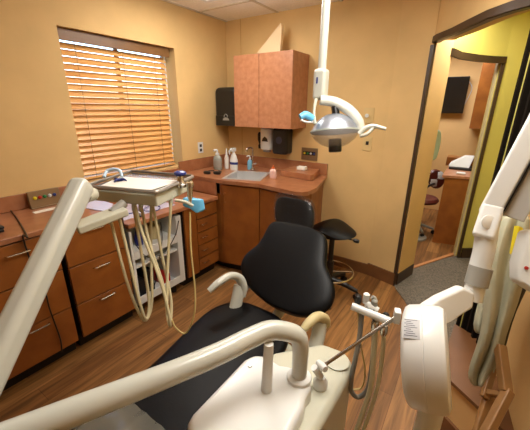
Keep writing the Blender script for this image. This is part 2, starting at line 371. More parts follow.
B().box((-1.18, 2.085, .2), (-1.17, 2.09, .21)).obj('catch', M_gap, d)
# sink
t = thing('sink', 'stainless steel sink set into the corner counter', 'sink', (-1.72, 2.37, .78))
def quad(k):
    cx_ = sum(p[0] for p in (FL, FR, BR, BL))/4; cy_ = sum(p[1] for p in (FL, FR, BR, BL))/4
    return [(cx_+(p[0]-cx_)*k, cy_+(p[1]-cy_)*k) for p in (FL, FR, BR, BL)]
def ring(ko, ki, z0, z1):
    b = B(); o_, i_ = quad(ko), quad(ki)
    for k in range(4): n_ = (k+1) % 4; b.prism([o_[k], o_[n_], i_[n_], i_[k]], z0, z1)
    bmesh.ops.remove_doubles(b.bm, verts=b.bm.verts, dist=.0003); return b
ring(1.09, .93, .921, .926).obj('rim', M_sink, t, smooth=False)
ring(.985, .95, .79, .9205).prism(quad(.97), .785, .79).obj('basin', M_sink, t, smooth=False)
fx, fy = -1.86, 2.55
B().lathe([(.022, 0), (.022, .012), (.013, .02)], (fx, fy, .927)).tube([(fx, fy, .93), (fx, fy, 1.12), (fx-.0, fy-.03, 1.155), (fx, fy-.09, 1.15), (fx, fy-.1, 1.12)], .009, 10).obj('tap_spout', M_metal, t)
B().tube([(fx+.0, fy, .98), (fx+.05, fy, 1.0)], .007, 8).obj('tap_lever', M_metal, t)

# ------------------------------------------------------------------ white open shelf unit in kneehole
t = thing('shelf_unit', 'white open shelf unit in the kneehole below the desk', 'shelf unit', (-2.1, 1.37, 0))
y0, y1, xa, xb = 1.135, 1.60, -2.32, -1.90
b = B().box((xa, y0, .1), (xb, y0+.02, .70)).box((xa, y1-.05, .1), (xb, y1, .70)).box((xa, y0, .1), (xa+.015, y1, .70))
b.obj('side_panel', M_white, t, smooth=False)
for z in (.1, .40, .52): B().box((xa+.016, y0+.021, z), (xb-.01, y1-.051, z+.016)).obj('shelf', M_white, t, bevel=.002)
B().box((xb-.01, y0+.02, .1), (xb, y1-.05, .165)).obj('front_lip', M_white, t, bevel=.003); B().box((xb-.01, y0+.02, .475), (xb, y1-.05, .54)).obj('front_lip', M_white, t, bevel=.003)
for yy in (y0+.05, y1-.09):
    for xx in (xa+.05, xb-.06): B().lathe([(.012, 0), (.025, .01), (.025, .07), (.012, .1)], (xx, yy, 0), seg=14).obj('foot', M_blackp, t)
for k, (yy, w_, h_, m_, lb) in enumerate(((1.22, .05, .15, M_blackp, 'black box on the lower shelf nearest the drawers'), (1.30, .055, .2, M_blackp, 'taller black box in the middle of the lower shelf'), (1.45, .07, .09, M_red, 'red container on the lower shelf of the white unit'))):
    tag(B().box((-2.15, yy-w_/2, .1655 if 0 else .117), (-1.95, yy+w_/2, .117+h_)).obj('storage_box', m_, bevel=.008), lb, 'box')
tag(B().lathe([(.03, 0), (.035, .05), (.02, .11), (.012, .14)], (-2.0, 1.27, .537)).obj('spray_canister', M_navy, smooth=True), 'blue bottle on the upper shelf of the white unit', 'bottle')
tag(B().lathe([(.045, 0), (.05, .08), (.05, .11)], (-2.02, 1.42, .537)).obj('plastic_tub', M_tan), 'tan tub on the upper shelf of the white unit', 'tub')
for k, (pts, lb) in enumerate((([(-1.893, 1.17, .60), (-1.885, 1.25, .47), (-1.885, 1.4, .45), (-1.885, 1.52, .55), (-1.893, 1.575, .66)], 'black cable looped across the front of the white shelf unit'), ([(-1.89, 1.40, .70), (-1.885, 1.39, .55), (-1.89, 1.33, .35), (-1.895, 1.28, .20), (-1.9, 1.22, .19)], 'black cable hanging down in front of the red container'))):
    tag(B().tube(pts, .0035, 8).obj('cable', M_blackp), lb, 'cable')

# ------------------------------------------------------------------ on the near counter
t = thing('gas_outlet_box', 'metal outlet box with coloured gas ports standing on near counter', 'outlet box', (-2.33, .84, .9))
rt = Matrix.Rotation(R(-6), 3, 'Y')
B().obox((-2.325, .835, .9535), (.03, .185, .105), rt).obj('plate', M_plate, t, bevel=.003)
B().box((-2.345, .742, .898), (-2.29, .928, .904)).obj('base', M_plate, t, bevel=.002)
for k, m_ in enumerate((M_yellow, M_red, M_grn, M_white, M_navy)):
    B().lathe([(.011, 0), (.011, .008), (.006, .014)], (-2.3105, .775+k*.029, .965), (1, 0, 0), seg=14).obj('port', m_, t)
tag(B().box((-2.24, .72, .8975), (-2.19, .86, .899)).obj('paper_slip', M_paper, smooth=False), 'white paper slip on counter in front of the outlet box', 'paper')
t = thing('stapler', 'black and red stapler at the near end of the counter', 'stapler', (-2.0, .45, .9))
B().box((-2.03, .36, .8975), (-1.99, .50, .912)).obj('base', M_blackp, t, bevel=.004)
B().box((-2.028, .37, .914), (-1.992, .505, .928)).obj('arm', M_blackp, t, bevel=.005); B().box((-2.025, .38, .929), (-1.995, .46, .936)).obj('grip', M_red, t, bevel=.003)
tag(B().tube([oz(-8, 192, .93), oz(12, 212, .903), oz(27, 236, .903), (-1.866, .535, .89), ox(31, 262, -1.868), ox(44, 288, -1.868), ox(50, 310, -1.868), ox(60, 338, -1.87), ox(62, 352, -1.86)], .0042, 8).obj('power_cord', M_blackp), 'black cord running over the near counter and down the drawers', 'cord')

tag(B().prism([(oz(x, y, .9).x, min(oz(x, y, .9).y, 1.11)) for x, y in ((84, 208), (86, 194), (112, 192), (116, 203), (110, 212))], .8975, .901).obj('counter_glow_sheet', mat('lavender_window_glow', (206, 206, 232), .25), smooth=False), 'pale glossy sheet added for the lavender window glow on counter behind the instrument tray', 'paper')  # added sheet; glow from the window is put into its lavender colour
# ------------------------------------------------------------------ on the low desk
tag(B().box((-2.33, 1.16, .7685), (-1.97, 1.62, .772)).obj('desk_glow_sheet', mat('white_window_glow', (214, 212, 232), .18, coat=.3), bevel=.002), 'glossy pale sheet standing in for window light on the low desk', 'mat')  # stands in for daylight on the desk, painted as a pale lavender tint
tag(B().tube([(-2.1, 1.14, .785), (-2.05, 1.3, .776), (-2.1, 1.42, .80), (-2.02, 1.5, .777), (-1.95, 1.42, .777), (-2.0, 1.34, .79), (-2.12, 1.5, .777), (-2.2, 1.6, .777)], .0035, 8).obj('tangled_cable', M_navy), 'dark tangled cable on the white desk sheet', 'cable')
b = B(); pts = [(-2.02+.04*cos(a_), 1.68+.045*sin(a_), .777+.01*(a_ > 3)) for a_ in [k*pi/5 for k in range(11)]]
tag(b.tube(pts, .005, 8).obj('coiled_tube', mat('pink_tube', (222, 170, 190), .4)), 'pink coiled tube on the low desk near the drawers', 'tube')
t = thing('desk_grommet', 'round dark cable knob on low desk behind the hoses', 'cable knob', (-1.95, 1.27, .77))
B().lathe([(.02, 0), (.022, .012), (.012, .02)], (-1.95, 1.27, .7725)).obj('cap', M_blackp, t)

# ------------------------------------------------------------------ on the sink counter
SZ = .9205
def pump_bottle(name, label, c, r, h, m, cap, spout=True, lab=None, squash=1.):
    t = thing(name, label, 'bottle', c); x, y, z = c
    B().lathe([(r*.9, 0), (r, .01), (r, h*.68), (r*.75, h*.8), (r*.35, h*.88), (r*.35, h*.92)], c, sx=1, sy=squash).obj('bottle_body', m, t)
    if lab: B().lathe([(r*1.03, h*.18), (r*1.03, h*.6)], c, sx=1, sy=squash).obj('bottle_label', lab, t)
    b = B().lathe([(r*.42, h*.9), (r*.42, h), (r*.15, h*1.02), (r*.15, h*1.16)], c)
    if spout: b.tube([(x, y, z+h*1.16), (x-.012, y-.02, z+h*1.18), (x-.015, y-.035, z+h*1.14)], r*.2, 8)
    b.obj('pump_top' if spout else 'cap', cap, t); return t
pump_bottle('sanitizer_bottle', 'tall clear pump bottle on the counter left of the sink', (*oz(218, 169.5, SZ).xy, SZ), .05, .17, M_clearb, M_white, lab=M_greyc, squash=.7)
SQ = (*oz(227, 168.5, SZ).xy, SZ)
t = thing('squeeze_bottle', 'slim white nozzle bottle between clear pump bottle and spray bottle', 'bottle', SQ)
B().lathe([(.022, 0), (.024, .02), (.024, .11), (.014, .14)], SQ).obj('bottle_body', M_paper, t); B().lathe([(.012, .14), (.004, .21)], SQ).obj('nozzle', M_white, t)
t = thing('spray_bottle', 'white trigger spray bottle with blue striped label behind the sink', 'bottle', (*oz(234, 170, SZ).xy, SZ))
c = (*oz(234, 170, SZ).xy, SZ); sxx, syy = c[0], c[1]
B().lathe([(.042, 0), (.046, .015), (.046, .10), (.030, .15), (.014, .175), (.014, .19)], c, sx=1, sy=.7).obj('bottle_body', M_white, t)
B().lathe([(.0475, .06), (.0475, .085)], c, sx=1, sy=.7).obj('bottle_label', M_navy, t)
B().box((sxx-.015, syy-.04, SZ+.19), (sxx+.015, syy+.025, SZ+.225)).tube([(sxx, syy-.035, SZ+.21), (sxx-.002, syy-.065, SZ+.2), (sxx, syy-.06, SZ+.165)], .006, 8).obj('trigger_head', M_white, t, bevel=.004)
pump_bottle('soap_bottle', 'small blue labelled soap pump bottle at the back of sink', (*oz(250, 169.5, SZ).xy, SZ), .03, .12, M_soap, M_white, lab=M_soap, squash=.75)
pump_bottle('gel_bottle', 'small pink gel bottle with orange cap right of the sink', (*oz(273, 178, SZ).xy, SZ), .034, .10, M_pinkb, M_orange, spout=False, lab=M_pinkb, squash=.8)
gq = oz(212, 174, SZ); gx, gy = gq.x, gq.y
B_ = thing('eyeglasses', 'black safety glasses lying on the counter left of the sink', 'glasses', (gx, gy, SZ))
for k, (cx, cy) in enumerate(((gx-.045, gy-.02), (gx+.04, gy+.025))):
    B().lathe([(.034, 0), (.038, .008), (.036, .022), (.02, .028)], (cx, cy, SZ), sx=1.1, sy=.7).obj('lens', M_blackp, B_)
B().tube([(gx-.075, gy, SZ+.012), (gx-.10, gy+.06, SZ+.01), (gx-.06, gy+.10, SZ+.01)], .005, 8).obj('temple', M_blackp, B_)
B().tube([(gx+.07, gy+.04, SZ+.012), (gx+.03, gy+.10, SZ+.01), (gx-.02, gy+.12, SZ+.01)], .005, 8).obj('temple', M_blackp, B_)
tag(B().box((-1.385, 2.60, .9755), (-1.295, 2.66, 1.01)).obj('tissue_pack', M_paper, bevel=.008), 'white packet on the raised ledge of the corner counter', 'packet')

# ------------------------------------------------------------------ on back wall
t = thing('wall_cabinet', 'cherry two-door wall cabinet on the back wall', 'cabinet', (-1.72, 2.65, 1.35))
B().box((-2.04, 2.52, 1.352), (-1.405, WY-.002, 1.985)).obj('body', M_cab_up, t, smooth=False)
for a_, b_ in ((-2.04, -1.752), (-1.748, -1.405)): B().box((a_, 2.50, 1.352), (b_, 2.519, 1.985)).obj('door', M_cab_up, t, bevel=.002)
a1, a2, a3 = oy(254, 52, 2.64), oy(281, 50, 2.64), oy(281, 23, 2.64)
tag(B().slab([(a1.x, a1.y, 1.987), (a2.x-.012, a2.y, 1.987), (a3.x+.008, a3.y, a3.z-.04), (a3.x-.004, a3.y, a3.z)], (.004, .03, 0)).obj('leaning_card', mat('cream_card', (232, 206, 164), .7), smooth=False), 'pale triangular card standing on top of the wall cabinet', 'card')
st(B().box((-2.185, WY-.004, 1.03), (-2.181, WY, CEIL)).obj('trim_10', mat('wall_seam', (190, 148, 88), .8), smooth=False))
t = thing('towel_dispenser', 'large black paper towel dispenser in corner beside wall cabinet', 'dispenser', (-2.21, 2.7, 1.38))
B().box((-2.365, 2.56, 1.345), (-2.075, WY-.002, 1.725)).obj('housing', M_blackp, t, bevel=.05, seg=5)
B().box((-2.34, 2.552, 1.35), (-2.09, 2.562, 1.45)).obj('front_panel', M_blackp, t, bevel=.01)
b = B(); cx, cz = -2.20, 1.425
b.slab([(cx-.045, 2.5505, cz-.02), (cx+.045, 2.5505, cz-.02), (cx+.03, 2.5505, cz+.002), (cx, 2.5505, cz+.01), (cx-.03, 2.5505, cz+.002)], (0, .0015, 0))
b.tube([(cx-.022, 2.551, cz+.01), (cx-.018, 2.551, cz+.03), (cx, 2.551, cz+.042), (cx+.018, 2.551, cz+.03), (cx+.022, 2.551, cz+.01)], .0035, 8)
b.obj('emblem', M_greyc, t)
t = thing('soap_dispenser', 'white wall soap dispenser under the wall cabinet', 'dispenser', (-1.80, 2.75, 1.12))
B().prism([(-1.885, 2.797), (-1.88, 2.71), (-1.85, 2.69), (-1.765, 2.69), (-1.735, 2.71), (-1.73, 2.797)], 1.12, 1.335).obj('housing', M_white, t, bevel=.02, seg=4)
B().slab([(-1.845, 2.689, 1.205), (-1.77, 2.689, 1.205), (-1.78, 2.689, 1.235), (-1.81, 2.689, 1.255), (-1.835, 2.689, 1.235)], (0, .004, 0)).obj('window', M_blackp, t)
B().box((-1.845, 2.71, 1.095), (-1.77, 2.76, 1.125)).obj('nozzle', M_greyc, t, bevel=.008)
t = thing('soap_dispenser', 'black wall soap dispenser under the right of wall cabinet', 'dispenser', (-1.62, 2.75, 1.10))
B().box((-1.71, 2.665, 1.09), (-1.535, 2.797, 1.345)).obj('housing', M_blackp, t, bevel=.03, seg=5)
B().lathe([(.035, 0), (.035, .003)], (-1.625, 2.662, 1.23), (0, 1, 0)).obj('emblem', mat('dark_emblem', (52, 56, 78), .4), t)
tag(B().lathe([(.011, 0), (.014, .03), (.006, .05), (.012, .07), (.02, .09), (.02, .15), (.008, .17)], (-1.925, 2.765, 1.12)).obj('hand_mirror', M_blackp), 'small black tool hanging left of the white soap dispenser', 'tool')
def plate(label, x, z, w_, h_, kind, m_=None, y=WY-.001):
    t = thing('wall_plate', label, 'wall plate', (x, y, z)); m_ = m_ or mat('almond_plate', (214, 186, 130), .4)
    B().box((x-w_/2, y-.006, z-h_/2), (x+w_/2, y-.0005, z+h_/2)).obj('cover', m_, t, bevel=.003)
    return t
t = plate('almond dimmer switch plate on the back wall above the jack plate', -.815, 1.475, .085, .125, 'dimmer'); B().lathe([(.014, 0), (.016, .02)], (-.825, WY-.007, 1.475), (0, -1, 0), seg=18).obj('knob', M_white, t)
t = plate('almond plate with a small jack on the back wall', -.80, 1.24, .075, .12, 'jack'); B().box((-.812, WY-.010, 1.232), (-.788, WY-.007, 1.262)).obj('jack', M_blackp, t)
t = plate('bronze outlet plate with four small coloured ports on the back wall', -1.35, 1.105, .175, .12, 'gas', M_plate)
B().box((-1.415, WY-.010, 1.095), (-1.285, WY-.007, 1.13)).obj('inset', M_blackp, t)
for k, m_ in enumerate((M_yellow, M_grn, M_white, M_navy)): B().lathe([(.011, 0), (.009, .008)], (-1.40+k*.034, WY-.0105, 1.112), (0, -1, 0), seg=12).obj('port', m_, t)
OY = ox(200, 141.5, WX).y
t = thing('wall_outlet', 'almond power outlet on window wall beside the corner', 'outlet', (WX, OY, 1.13))
B().box((WX+.0005, OY-.036, 1.08), (WX+.006, OY+.036, 1.19)).obj('cover', M_white, t, bevel=.002)
for z in (1.11, 1.155): B().box((WX+.0065, OY-.015, z-.014), (WX+.008, OY+.015, z+.014)).obj('socket', M_blackp, t)

# ------------------------------------------------------------------ stool
t = thing('saddle_stool', 'black wheeled stool standing by the back wall', 'stool', (-.80, 2.40, 0))
sc = Vector((-.855, 2.29, 0))
rows = []
b = B(); NS = 20
for i in range(NS+1):
    u = -1+2*i/NS; r_ = []
    for j in range(NS+1):
        v = -1+2*j/NS; k = math.sqrt(max(1-v*v/2, 0)); l = math.sqrt(max(1-u*u/2, 0)); X, Y = u*k, v*l
        z = .605+.05*math.exp(-((X+.15)**2)*3)*.9-.035*(X*X+Y*Y)**2
        r_.append((sc.x+X*.19, sc.y+Y*.18, z))
    rows.append(r_)
b.grid(rows)
rows2 = [[(p[0]*.92+sc.x*.08, p[1]*.92+sc.y*.08, .565) for p in r_] for r_ in rows]; b.grid(rows2)
def rim(R_): return [R_[0][j] for j in range(NS)]+[R_[i][NS] for i in range(NS)]+[R_[NS][j] for j in range(NS, 0, -1)]+[R_[i][0] for i in range(NS, 0, -1)]
ra, rb = rim(rows), rim(rows2); va = [b.bm.verts.new(p) for p in ra]; vb = [b.bm.verts.new(p) for p in rb]
for i in range(len(va)): b.bm.faces.new((va[i], va[(i+1) % len(va)], vb[(i+1) % len(va)], vb[i]))
bmesh.ops.remove_doubles(b.bm, verts=b.bm.verts, dist=.0005)
b.obj('seat', M_black, t)
B().box((sc.x-.06, sc.y-.07, .535), (sc.x+.06, sc.y+.07, .565)).obj('seat_plate', M_blackp, t, bevel=.005)
B().tube([(sc.x+.03, sc.y, .55), (sc.x+.14, sc.y-.02, .545), (sc.x+.2, sc.y-.03, .55)], .005, 8).lathe([(.014, -.02), (.018, 0), (.014, .02)], (sc.x+.21, sc.y-.032, .55), (1, -.1, 0), seg=14).obj('lever', M_blackp, t)
B().lathe([(.032, .1), (.032, .30), (.022, .302), (.022, .54)], sc, seg=18).obj('gas_column', M_blackp, t)
b = B(); b.tube([(sc.x+.20*cos(a_), sc.y+.20*sin(a_), .205) for a_ in [k*2*pi/28 for k in range(29)]], .008, 8, 1)
b.obj('foot_ring', M_metal, t)
for k in range(3):
    a_ = k*2*pi/3+.5; B().tube([(sc.x+.03*cos(a_), sc.y+.03*sin(a_), .2), (sc.x+.195*cos(a_), sc.y+.195*sin(a_), .205)], .006, 8).obj('ring_spoke', M_metal, t)
for k in range(5):
    a_ = k*2*pi/5-1.15; ex, ey = sc.x+.25*cos(a_), sc.y+.25*sin(a_)
    lg = B().tube([(sc.x, sc.y, .13), (sc.x+.12*cos(a_), sc.y+.12*sin(a_), .115), (ex, ey, .075)], [.032, .024, .018], 12, 4, up=(0, 0, 1)).obj('leg', M_blackp, t)
    ang = a_+1.2
    B().lathe([(.012, -.022), (.026, -.02), (.026, -.004), (.012, -.003), (.012, .003), (.026, .004), (.026, .02), (.012, .022)], (ex, ey, .027), (cos(ang), sin(ang), 0), seg=18).lathe([(.008, 0), (.008, .035)], (ex, ey, .04), seg=10).obj('caster', M_blackp, lg)

# ------------------------------------------------------------------ dental chair
t = thing('dental_chair', 'black reclining dental chair with ivory armrests in the middle of floor', 'dental chair', (-.78, .9, 0))
def cushion(sections, name, m, sub=2, par=None):
    """sections: list of (centre, half width axis vec, half thickness vec)"""
    b = B(); rings = []
    for c_, wv, tv in sections:
        c_, wv, tv = Vector(c_), Vector(wv), Vector(tv); ring = []
        for k in range(16):
            a_ = 2*pi*k/16; cx_, sy_ = cos(a_), sin(a_)
            ex_ = abs(cx_)**.55*(1 if cx_ > 0 else -1); ey_ = abs(sy_)**.7*(1 if sy_ > 0 else -1)
            ring.append(b.bm.verts.new(c_+wv*ex_+tv*ey_))
        rings.append(ring)
    for i in range(len(rings)-1):
        for k in range(16): b.bm.faces.new((rings[i][k], rings[i][(k+1) % 16], rings[i+1][(k+1) % 16], rings[i+1][k]))
    b.bm.faces.new(rings[0][::-1]); b.bm.faces.new(rings[-1])
    return b.obj(name, m, par or t, sub=sub)
# seat: runs from the rear (y 1.15) forward past the camera's left foot
sec = []
for y, hw, cx in ((1.175, .06, -.80), (1.165, .15, -.80), (1.12, .21, -.80), (1.03, .25, -.80), (.90, .250, -.785), (.72, .230, -.77), (.50, .205, -.76), (.25, .19, -.76), (0., .18, -.76), (-.25, .17, -.76), (-.42, .13, -.76), (-.45, .08, -.78)):
    e = .045 if .1 < hw < 1 else .03
    sec.append(((cx, y, .475), (hw, 0, 0), (0, 0, e)))
cushion(sec, 'seat', M_black)
# backrest: leans back away from the foot end
bc = at(285.5, 278, 1.70); nk = at(291.5, 229, 1.87)
up = (nk-bc).normalized(); wd = Vector((1, 0, 0)); up = (up-wd*up.dot(wd)*.4).normalized(); nrm = wd.cross(up).normalized(); nrm = nrm if nrm.y < 0 else -nrm
LB = (nk-bc).length
b0 = bc-up*.17
sec = []
for s_, hw, sh in ((-.175, .05, .03), (-.165, .12, .03), (-.13, .215, .015), (-.07, .285, .0), (0, .305, -.01), (.07, .285, -.01), (.13, .225, -.01), (.19, .215, -.0), (LB-.02, .20, 0), (LB+.008, .17, 0), (LB+.015, .06, 0)):
    sec.append((bc+up*s_+wd*sh, wd*hw, nrm*.04))
bk = cushion(sec, 'backrest', M_black)
# headrest
h0 = at(293.5, 228, 1.87); h1 = at(294.5, 198.5, 1.90)
hu = (h1-h0).normalized(); hw_ = wd; hn = hw_.cross(hu).normalized(); hn = hn if hn.y < 0 else -hn; HL = (h1-h0).length
sec = [(h0+hu*HL*a_, hw_*w2*.96, hn*.034) for a_, w2 in ((-.04, .08), (0.02, .125), (.3, .142), (.65, .142), (.92, .125), (1., .08))]
hd = cushion(sec, 'headrest', M_black)
sec = [(h0+hu*HL*a_, hw_*w2*.96, hn*.041) for a_, w2 in ((-.1, .10), (0., .135), (.3, .150), (.65, .152), (.95, .142), (1.08, .12), (1.13, .06))]
cushion(sec, 'plastic_cover', M_plastic, par=hd)
B().tube([b0+up*.15-nrm*.05, nk-nrm*.05, h0+hu*.08-hn*.04], .02, 10, 4, sx=1.6).obj('headrest_bar', M_steel, t)
B().obox(b0+up*.19-nrm*.055, (.42, .24, .025), Matrix((wd, up, nrm)).transposed()).obj('back_shell', M_ivory2, t, bevel=.01, seg=3)
B().tube([(-.78, 1.0, .40), (-.77, 1.28, .40), b0+up*.12-nrm*.06], .03, 12).obj('back_hinge', M_ivory2, t)
# base
B().box((-1.0, .0, .34), (-.56, 1.12, .43)).obj('seat_frame', M_ivory2, t, bevel=.03, seg=3)
B().box((-.92, .35, .10), (-.64, .85, .34)).obj('lift_column', M_ivory2, t, bevel=.04, seg=3)
B().prism([(-1.02, .1), (-.56, .1), (-.54, .95), (-.66, 1.12), (-.9, 1.12), (-1.04, .95)], 0, .09).obj('base_plate', M_ivory2, t, bevel=.03, seg=3)
# armrests
def armrest(pts, rs, post, padm, pr):
    a_ = B().tube(post, pr, 12, 6, sx=1.2, sy=.8).obj('armrest', M_ivory, t)
    B().tube(pts, rs, 12, 6, sx=1., sy=.8).obj('arm_pad', padm, a_)
p0 = at(236, 281, 1.66)
armrest([at(209, 291, 1.55), at(218, 283, 1.57), at(230, 276, 1.62), at(239, 278, 1.66), at(243, 287, 1.68), at(242, 296, 1.69)], [.018, .024, .025, .026, .026, .022], [at(240, 285, 1.68), at(237, 300, 1.68), at(232, 318, 1.68), (-.99, 1.06, .41)], M_ivory, .028)
armrest([at(303, 330, 1.36), at(309, 323, 1.38), at(317, 317, 1.42), at(324, 319, 1.46), at(326, 326, 1.48)], [.02, .028, .030, .028, .02], [at(320, 322, 1.46), at(317, 340, 1.45), at(308, 360, 1.42), (-.56, 1.02, .42)], M_tan, .03)
B().tube([at(244, 292, 1.72), at(249, 285, 1.78), at(254, 280, 1.82)], .012, 8).obj('arm_link', M_greyc, t)
# plastic foot cover on the seat
b = B(); rows = []
for i in range(9):
    y = .43-i*.10; rows.append([(-.80+(-.135+.27*j/10)*(1-.01*i), y, .531+.004*sin(j*2.3+i)-(.012 if j == 0 else 0)) for j in range(11)])
b.grid(rows).obj('foot_cover', mat('foot_cover_film', (104, 102, 94), .2, spec=.7, bump=.3, scale=12, alpha=.85), t, solid=.002)

# ------------------------------------------------------------------ side cabinet with delivery arm
t = thing('delivery_unit', 'ivory delivery unit with side box, curved arm, instrument tray and hanging hoses', 'delivery unit', (-.36, .68, 0))
TZ = .66
box = [oz(352, 381, TZ), oz(330, 350, TZ), oz(318, 352, TZ), (-.44, .90, TZ), (-.50, .55, TZ), (-.52, .2, TZ), (-.28, .2, TZ)]
e0 = oz(352, 381, TZ)
poly = [(-.215, .84), (-.225, .93), (-.27, .965), (-.36, .96), (-.50, .80), (-.50, .12), (-.24, .12)]
B().prism(poly, 0, TZ).obj('side_box', M_ivory2, t, bevel=.03, seg=4)
B().lathe([(.042, 0), (.045, .006), (.03, .01)], (-.275, .89, TZ)).obj('lid', M_ivory2, t)
# moulded cover plate sits on top of the box and overlaps the seat side
cv = [oz(x, y, .715) for x, y in ((188, 432), (187, 421), (192, 412), (244, 358), (254, 353), (265, 354), (272, 358), (280, 363), (288, 364), (300, 369), (311, 378), (312, 387), (306, 394), (304, 406), (294, 427), (280, 460), (262, 520), (188, 520))]
B().prism([(p.x, p.y) for p in cv], .63, .715).obj('top_cover', M_white, t, bevel=.022, seg=5)
q = oz(250, 366, .716)
B().lathe([(.008, 0), (.006, .005)], (q.x, q.y, .7155), seg=12).obj('cover_screw', M_steel, t)
pb = oz(299, 378, .715)
B().lathe([(.040, 0), (.038, .008), (.028, .014)], (pb.x, pb.y, .716)).obj('post_collar', M_white, t)
AZ = .905
a1 = oz(272, 330, AZ); a2 = oz(250, 338, AZ); a25 = oz(220, 353, AZ); a3 = oz(170, 374, AZ); a4 = oz(75, 411, AZ); a5 = oz(-38, 454, AZ)
q0 = oz(291, 333, AZ-.018)
arm = [(pb.x, pb.y, .72), (pb.x, pb.y, .78), (pb.x-.001, pb.y-.001, .845), Vector((q0.x*.6+pb.x*.4, q0.y*.6+pb.y*.4, AZ-.022)), a1, a2, a25, a3, a4, a5]
B().tube(arm, [.0245, .0245, .026, .028, .029, .029, .029, .029, .031, .030], 20, 8).obj('swing_arm', M_ivory, t)
s1 = oz(266.5, 389, .716)
B().tube([(s1.x, s1.y, .70), (s1.x+.002, s1.y+.006, .885)], [.018, .014], 16, 0).obj('arm_support', M_white, t)
# upright rectangular arm
pv = a5+Vector((0, 0, .0))
B().lathe([(.034, -.045), (.038, -.04), (.038, .04), (.034, .045)], (pv.x, pv.y, AZ)).obj('pivot_joint', M_ivory, t)
top = at(81, 187, .90); bot = at(10, 345, .70)
lowp = Vector((pv.x, pv.y, AZ+.03))
d1 = (top-lowp)
fr = frame_from(d1)
B().obox((top+lowp)/2, (d1.length+.04, .056, .062), fr).obj('lift_arm', M_ivory, t, bevel=.02, seg=5)
kn = at(88, 190, .97)
# tray head
TT = 1.25
A_, B2, C_, D_ = Vector((-1.145, .555)), Vector((-.88, .645)), Vector((-.965, .895)), Vector((-1.26, .81))
B().prism([A_, B2, C_, D_], TT-.048, TT-.006).obj('tray_head', M_ivory2, t, bevel=.006, seg=3)
def inset(k): 
    c_ = (A_+B2+C_+D_)/4; return [c_+(p-c_)*k for p in (A_, B2, C_, D_)]
B().prism([tuple(p)+() for p in inset(.97)], TT-.0055, TT+.002).obj('tray', M_steel, t, bevel=.002)
tr = inset(1.04); pts = []
for i in range(4):
    p, nx = tr[i], tr[(i+1) % 4]
    for k in (.08, .5, .92): q = p.lerp(nx, k); pts.append((q.x, q.y, TT+.007))
pts.append(pts[0]); B().tube(pts, .0055, 10, 6, sx=1.3, sy=.8).obj('tray_rim', mat('tray_rim_metal', (166, 160, 152), .35, metal=.6), t)
# bracket joining lift arm to tray head
k0, k1_ = at(82, 226, .98), at(119, 212, 1.05)
B().obox((k0+k1_)/2, ((k1_-k0).length+.04, .07, .026), frame_from(k1_-k0)).obj('bracket', M_ivory2, t, bevel=.006, seg=3)
B().tube([at(112, 213, 1.04), at(124, 203, 1.07)], .016, 12, 0).obj('bracket_post', M_greyc, t)
B().tube([at(84, 196, .95), at(92, 194, 1.0)], .022, 14, 0).obj('bracket_pivot', M_ivory2, t)
# instrument holders under head with hoses
def hose(pts, r=.0055, m=None, name='hose'): return B().tube([at(*p) for p in pts], r, 8, 8).obj(name, m or M_hose, t)
HS = [
 [(110, 217, 1.05), (117, 245, 1.07), (128, 285, 1.1), (140, 315, 1.12), (147, 319, 1.15), (152, 300, 1.18), (151, 255, 1.2), (151, 206, 1.17)],
 [(118, 213, 1.06), (127, 250, 1.08), (139, 300, 1.1), (146, 319, 1.13), (149, 300, 1.16), (141, 250, 1.16), (133, 204, 1.13)],
 [(135, 205, 1.11), (143, 235, 1.1), (160, 280, 1.1), (168, 310, 1.1), (170, 326, 1.12), (167, 310, 1.15), (168, 260, 1.18), (171, 201, 1.17)],
 [(141, 206, 1.13), (150, 245, 1.13), (163, 285, 1.14), (169, 322, 1.15), (171, 300, 1.18), (161, 250, 1.18), (153, 206, 1.15)],
]
for h in HS: hose(h)
for (x, y, d) in ((110, 217, 1.05), (118, 213, 1.06), (134, 204, 1.12), (141, 205, 1.13), (152, 205, 1.16), (171, 200, 1.17)):
    p = at(x, y, d); B().lathe([(.006, -.025), (.008, -.015), (.009, .012), (.007, .02)], (p.x, p.y, p.z), (.1, .1, 1), seg=12).obj('hose_end', M_ivory2, t)
hose([(190, 212, 1.16), (191, 250, 1.16), (195, 290, 1.17), (194, 315, 1.18), (186, 333, 1.2), (176, 328, 1.2), (171, 318, 1.2)], .0034, M_yel)
p = at(186, 199, 1.15)
sy = B().tube([at(175, 200, 1.12), at(185, 202, 1.13), at(193, 206, 1.14)], .006, 10, 4).obj('syringe_holder', M_ivory2, t)
t2 = thing('air_syringe', 'chrome air-water syringe in a blue plastic sleeve hooked at the tray corner', 'syringe', at(190, 205, 1.15))
B().tube([at(190, 203, 1.15), at(190, 186, 1.14)], [.009, .011], 12, 0).lathe([(.012, -.01), (.015, 0), (.012, .01)], at(190, 185, 1.14), seg=14).obj('handpiece', M_metal, t2)
b = B(); q = [at(182, 197, 1.13), at(190, 199, 1.14), at(198, 200, 1.15), at(200, 211, 1.16), at(196, 214, 1.16), at(189, 209, 1.15), at(182, 207, 1.14)]
b.slab(q, (.004, .028, 0)).obj('blue_sleeve', M_blue, t2, bevel=.006, seg=3)
